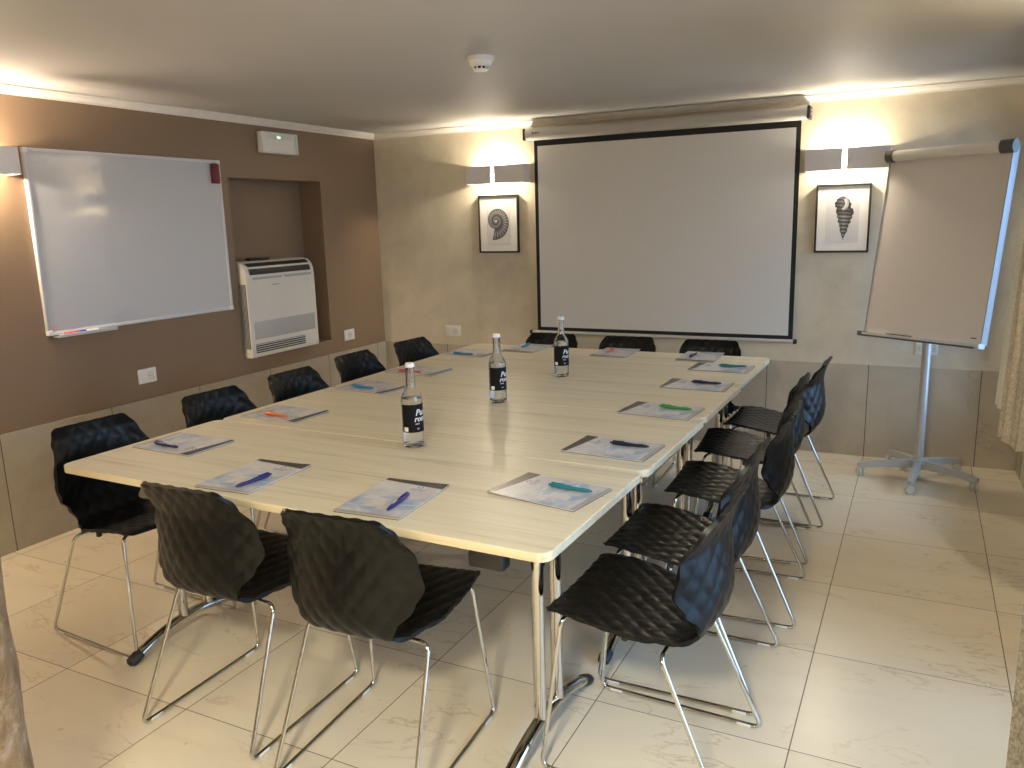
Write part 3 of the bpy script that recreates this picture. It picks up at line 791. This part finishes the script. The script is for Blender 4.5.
face_strip(.528, .566, y0 + .035, y1 - .03).build('air_outlet', M['blk'], t)
face_strip(.496, .512, y0 + .050, y1 - .03).build('louver', M['mgrey'], t)
MB().box((.0605, -1.205, .498), (.0645, -1.185, .510)).build('display', M['lwhite'], t)
MB().box((.0605, -1.30, .455), (.0618, -1.235, .463)).build('badge', M['mgrey'], t)
MB().box((.0585, y0 + .035, .118), (.0618, y1 - .022, .232), .001).build('intake_grille', M['grille'], t)
ng = MB().box((.0585, y0 + .035, .030), (.0615, y1 - .135, .088)).build('lower_vent', M['blk'], t)
k = MB()
for q in range(4): k.box((.0612, y0 + .035, .038 + q * .014), (.0632, y1 - .135, .043 + q * .014))
k.build('vent_slat', M['acwhite'], ng)
sv = MB().box((.002, y0 - .0022, .060), (.052, y0 - .0005, .475)).build('side_vent', M['dgrey'], t)
k = MB()
for q in range(4): k.box((.007 + q * .0112, y0 - .0035, .062), (.0105 + q * .0112, y0 - .002, .472))
k.build('vent_slat', M['mgrey'], sv)
tag(MB().box((-.09, -1.37, NZ0 + .6165), (-.045, -1.19, NZ0 + .634), .004).build('remote_control', M['blk']), 'small black remote control lying on top of the air conditioner', 'remote control')

# ------------------------------------------------------------------ sockets
def socket(label, loc, rz, xs, w=.120, h=.082):
    t = thing('wall_socket', label, 'socket', loc, rz)
    MB().box((-w / 2, -.009, -h / 2), (w / 2, -.0005, h / 2), .004).build('cover_plate', M['white'], t)
    for x in xs:
        MB().box((x - .022, -.0105, -.022), (x + .022, -.0088, .022), .002).build('module', M['acwhite'], t)
        f = MB().lathe([(.0175, -.0104), (.0180, -.0112), (.0195, -.0112), (.0200, -.0104)], 28, (x, 0, 0), close=False, axis='y').build('socket_ring', M['mgrey'], t)
        for dx in (-.008, .008): MB().lathe([(.0028, -.0085), (.0028, -.0110)], 12, (x + dx, 0, 0), axis='y').build('pin_hole', M['blk'], t)
    return t
socket('white wall socket below the whiteboard', (0, -2.289, .717), R(90), (.018,))
socket('white wall socket between air conditioner and room corner', (0, -.464, .699), R(90), (.005,))
socket('white wall socket on the beige wall behind the corner chair', (.650, 0, .692), 0, (.020,), .137)
socket('white wall socket behind the flipchart pole', (3.930, 0, .704), 0, (-.03, .03), .120)

# ------------------------------------------------------------------ flipchart stand
FX, FY = 3.926, -.351
t = thing('flipchart_easel', 'rolling flipchart stand with blank tilted board by the window curtain', 'flipchart', (FX, FY, 0))
bs = MB().lathe([(.040, .062), (.046, .070), (.046, .112), (.030, .122)], 28).build('hub', M['mgrey'], t)
for k in range(5):
    a = R(-97 + 72 * k); d = Vector((math.cos(a), math.sin(a), 0)); n = Vector((-d.y, d.x, 0)); m = MB()
    vs = []
    for s, w, zt_, zb_ in ((.03, .024, .112, .066), (.17, .021, .100, .062), (.30, .018, .080, .054), (.325, .012, .076, .056)):
        for q, z in ((-w, zb_), (w, zb_), (w * .7, zt_), (-w * .7, zt_)): vs.append(d * s + n * q + Vector((0, 0, z)))
    fs = [(i * 4 + q, i * 4 + (q + 1) % 4, i * 4 + 4 + (q + 1) % 4, i * 4 + 4 + q) for i in range(3) for q in range(4)] + [(3, 2, 1, 0), (12, 13, 14, 15)]
    lg = m.add(vs, fs).build('base_leg', M['mgrey'], t)
    c = d * .305; e = Vector((math.cos(a + .6), math.sin(a + .6), 0)); m = MB()
    for s in (-1, 1): m.tube([c + e * (s * .006) + Vector((0, 0, .0245)), c + e * (s * .017) + Vector((0, 0, .0245))], .0235, 18)
    m.tube([c + Vector((0, 0, .03)), c + Vector((0, 0, .058))], .007, 10); m.build('caster', M['caster'], lg)
MB().tube([(0, 0, .10), (0, 0, .98)], .0235, 24).build('pole', M['lgrey'], t)
ph, ln, bw, bh = -.554, .147, .677, 1.011
br = Vector((math.cos(ph), math.sin(ph), 0)); bn = Vector((math.sin(ph), -math.cos(ph), 0)); bu = Vector((0, 0, 1)) * math.cos(ln) - bn * math.sin(ln); bnn = br.cross(bu)
bc = Vector((3.883 - FX, -.430 - FY, .82))
MT = Matrix(((br.x, -bnn.x, bu.x, bc.x), (br.y, -bnn.y, bu.y, bc.y), (br.z, -bnn.z, bu.z, bc.z), (0, 0, 0, 1)))   # local x right, y behind the board, z up the board
hw = bw / 2
MB().box((-hw + .004, 0, .006), (hw - .004, .012, bh - .03), mat=MT).build('writing_board', M['flip'], t)
MB().box((-hw, -.004, 0), (-hw + .006, .040, bh), .002, mat=MT).build('edge_profile', M['edge'], t)
MB().box((hw - .006, -.004, 0), (hw, .055, bh), .002, mat=MT).build('edge_profile', M['edge'], t)
tr = MB().box((-hw - .002, -.045, -.010), (hw + .002, .012, -.004), .002, mat=MT).box((-hw, -.045, -.004), (hw, -.041, .004), .001, mat=MT).build('pen_tray', M['whitealu'], t)
MB().box((-hw + .02, -.043, -.020), (hw - .02, .010, -.010), .002, mat=MT).build('tray_underside', M['dgrey'], tr)
for s in (-1, 1):
    MB().box((s * hw - .014, -.050, -.020), (s * hw + .014, .014, .008), .006, mat=MT).build('tray_end', M['dgrey'] if s < 0 else M['whitealu'], tr)
cl = MB(); pr = []
for k in range(16):
    a = 2 * PI * k / 16; pr.append((-.012 + .030 * math.cos(a), bh - .008 + .030 * math.sin(a)))
cl.prism(pr, -hw + .035, hw - .055, lambda a, c, d: MT @ Vector((d, a, c)), True)
cb = cl.build('paper_clamp', M['white'], t)
for x0, x1 in ((-hw - .008, -hw + .036), (hw - .056, hw + .012)):
    m = MB(); m.prism([((a + .012) * 1.15 - .012, (c - bh + .008) * 1.15 + bh - .008) for a, c in pr], x0, x1, lambda a, c, d: MT @ Vector((d, a, c)), True); m.build('clamp_end', M['dgrey'], cb)
for z in (.02, .34): MB().box((-.05, .012, z + .10), (.05, .030, z + .16), .004, mat=MT).build('bracket', M['mgrey'], t)
MB().tube([(0, 0, .95), MT @ Vector((.046, .022, .15))], .014, 12).build('tilt_arm', M['mgrey'], t)
MB().box((hw - .06, -.0012, .03), (hw - .03, 0, .036), mat=MT).build('maker_mark', M['dgrey'], t)
g = MT.copy(); W4 = Matrix.Translation((FX, FY, 0)) @ MT
mk = tag(MB().tube([W4 @ Vector((-.155, -.022, .0035)), W4 @ Vector((-.035, -.022, .0035))], .0075, 12).build('flipchart_marker', M['blk']), 'black marker lying on the flipchart tray', 'marker')
MB().tube([W4 @ Vector((-.185, -.022, .0035)), W4 @ Vector((-.1555, -.022, .0035))], [.0065, .0080], 12).build('marker_cap', M['dgrey'], mk)

# ------------------------------------------------------------------ curtains
def drape(name, label, path, z0, z1, mat, cat='curtain', folds=16, amp=.02, flare=.03, th=.004):
    P = [Vector((*p, 0)) for p in path]; L = [0]
    for a, c in zip(P, P[1:]): L.append(L[-1] + (c - a).length)
    nx, nz = 90, 24; vs = []
    def at(s):
        for i in range(1, len(L)):
            if s <= L[i] + 1e-9:
                return P[i - 1].lerp(P[i], (s - L[i - 1]) / (L[i] - L[i - 1])), (P[i] - P[i - 1]).normalized()
        return P[-1], (P[-1] - P[-2]).normalized()
    for side in (0, 1):
        for j in range(nz + 1):
            z = z0 + (z1 - z0) * j / nz
            for i in range(nx + 1):
                s = L[-1] * i / nx; p, d = at(s); n = Vector((-d.y, d.x, 0))
                w = amp * math.sin(2 * PI * s / (.11)) * (1 - .3 * j / nz) + amp * .35 * math.sin(2 * PI * s / .047 + 2 * j / nz)
                q = p + n * (w + side * th) + Vector((flare * (z - .6) , 0, 0))
                vs.append((q.x, q.y, z + (.012 * math.sin(s * 30) if j == 0 else 0)))
    K = nx + 1; off = (nz + 1) * K
    fs = [(j * K + i, j * K + i + 1, (j + 1) * K + i + 1, (j + 1) * K + i) for j in range(nz) for i in range(nx)]
    fs += [tuple(off + q for q in reversed(f)) for f in fs]
    rim = list(range(K)) + [j * K + nx for j in range(1, nz + 1)] + [nz * K + i for i in range(nx - 1, -1, -1)] + [j * K for j in range(nz - 1, 0, -1)]
    fs += [(b_, a, off + a, off + b_) for a, b_ in zip(rim, rim[1:] + rim[:1])]
    return tag(MB().add(vs, fs, True).build(name, mat, None, 70), label, cat)
drape('curtain', 'short beige woven curtain hanging beside the flipchart', [(4.190, -1.64), (4.230, -1.78), (4.29, -1.86), (4.36, -1.92)], .60, 2.16, M['cloth'], amp=.012)
drape('lining_curtain', 'pale lining curtain peeping out behind the short beige curtain', [(4.196, -1.31), (4.215, -1.45), (4.27, -1.58), (4.33, -1.75)], .665, 2.16, M['sheer'], amp=.008)
drape('curtain', 'grey bronze curtain at the lower right corner, close to the camera', [(4.028, -4.10), (4.07, -4.17), (4.16, -4.30), (4.30, -4.42)], .50, 2.16, M['greycloth'], amp=.014, flare=0)

# ------------------------------------------------------------------ daylight, camera, colour
wd = bpy.data.worlds.new('World'); bpy.context.scene.world = wd; wd.use_nodes = True
wt = wd.node_tree; bg = wt.nodes['Background']; bg.inputs[1].default_value = 3.3
tc = wt.nodes.new('ShaderNodeTexCoord'); sp = wt.nodes.new('ShaderNodeSeparateXYZ'); wt.links.new(tc.outputs['Generated'], sp.inputs[0])
rp = wt.nodes.new('ShaderNodeValToRGB'); e = rp.color_ramp.elements; mr_ = wt.nodes.new('ShaderNodeMapRange'); mr_.inputs[1].default_value = -1; wt.links.new(sp.outputs[2], mr_.inputs[0]); wt.links.new(mr_.outputs[0], rp.inputs[0])
e[0].position = .44; e[0].color = (.20, .30, .46, 1); e[1].position = .53; e[1].color = (.38, .62, 1.0, 1); wt.links.new(rp.outputs[0], bg.inputs[0])
for k, (y0, y1, z0, z1) in enumerate(WIN):
    ld = bpy.data.lights.new('window_portal', 'AREA'); ld.shape = 'RECTANGLE'; ld.size = y1 - y0; ld.size_y = z1 - z0; ld.cycles.is_portal = True
    lo = bpy.data.objects.new('window_portal', ld); C.objects.link(lo); lo.location = (XR + .2, (y0 + y1) / 2, (z0 + z1) / 2)
    lo.rotation_euler = (0, R(90), 0); lo.rotation_euler = Matrix(((0, 0, 1), (1, 0, 0), (0, 1, 0))).to_euler()

cam = bpy.data.cameras.new('camera'); co = bpy.data.objects.new('camera', cam); C.objects.link(co)
cam.sensor_fit = 'HORIZONTAL'; cam.sensor_width = 36.0; cam.lens = 806.3866 / 1024 * 36.0; cam.clip_start = .05
r_ = Vector((0.8933982601701205, 0.4484092954638153, -0.027724582352972194)); u_ = Vector((-0.06481201795647304, 0.1897032865378971, 0.9796999874477544)); f_ = Vector((-0.44456602552760566, 0.8734653781452161, -0.1985428974509613))
co.matrix_world = Matrix(((r_.x, u_.x, -f_.x, 3.8714), (r_.y, u_.y, -f_.y, -5.3516), (r_.z, u_.z, -f_.z, 1.5172), (0, 0, 0, 1)))
sc = bpy.context.scene; sc.camera = co
vs = sc.view_settings; vs.view_transform = 'Standard'; vs.look = 'None'; vs.gamma = 1.0; vs.exposure = 1.38
try: vs.use_curve_mapping = False
except Exception: pass
cy = sc.cycles; cy.use_denoising = True; cy.max_bounces = 10; cy.diffuse_bounces = 5; cy.glossy_bounces = 5; cy.transmission_bounces = 10; cy.transparent_max_bounces = 12
cy.sample_clamp_indirect = 4.0; cy.caustics_reflective = False; cy.caustics_refractive = False
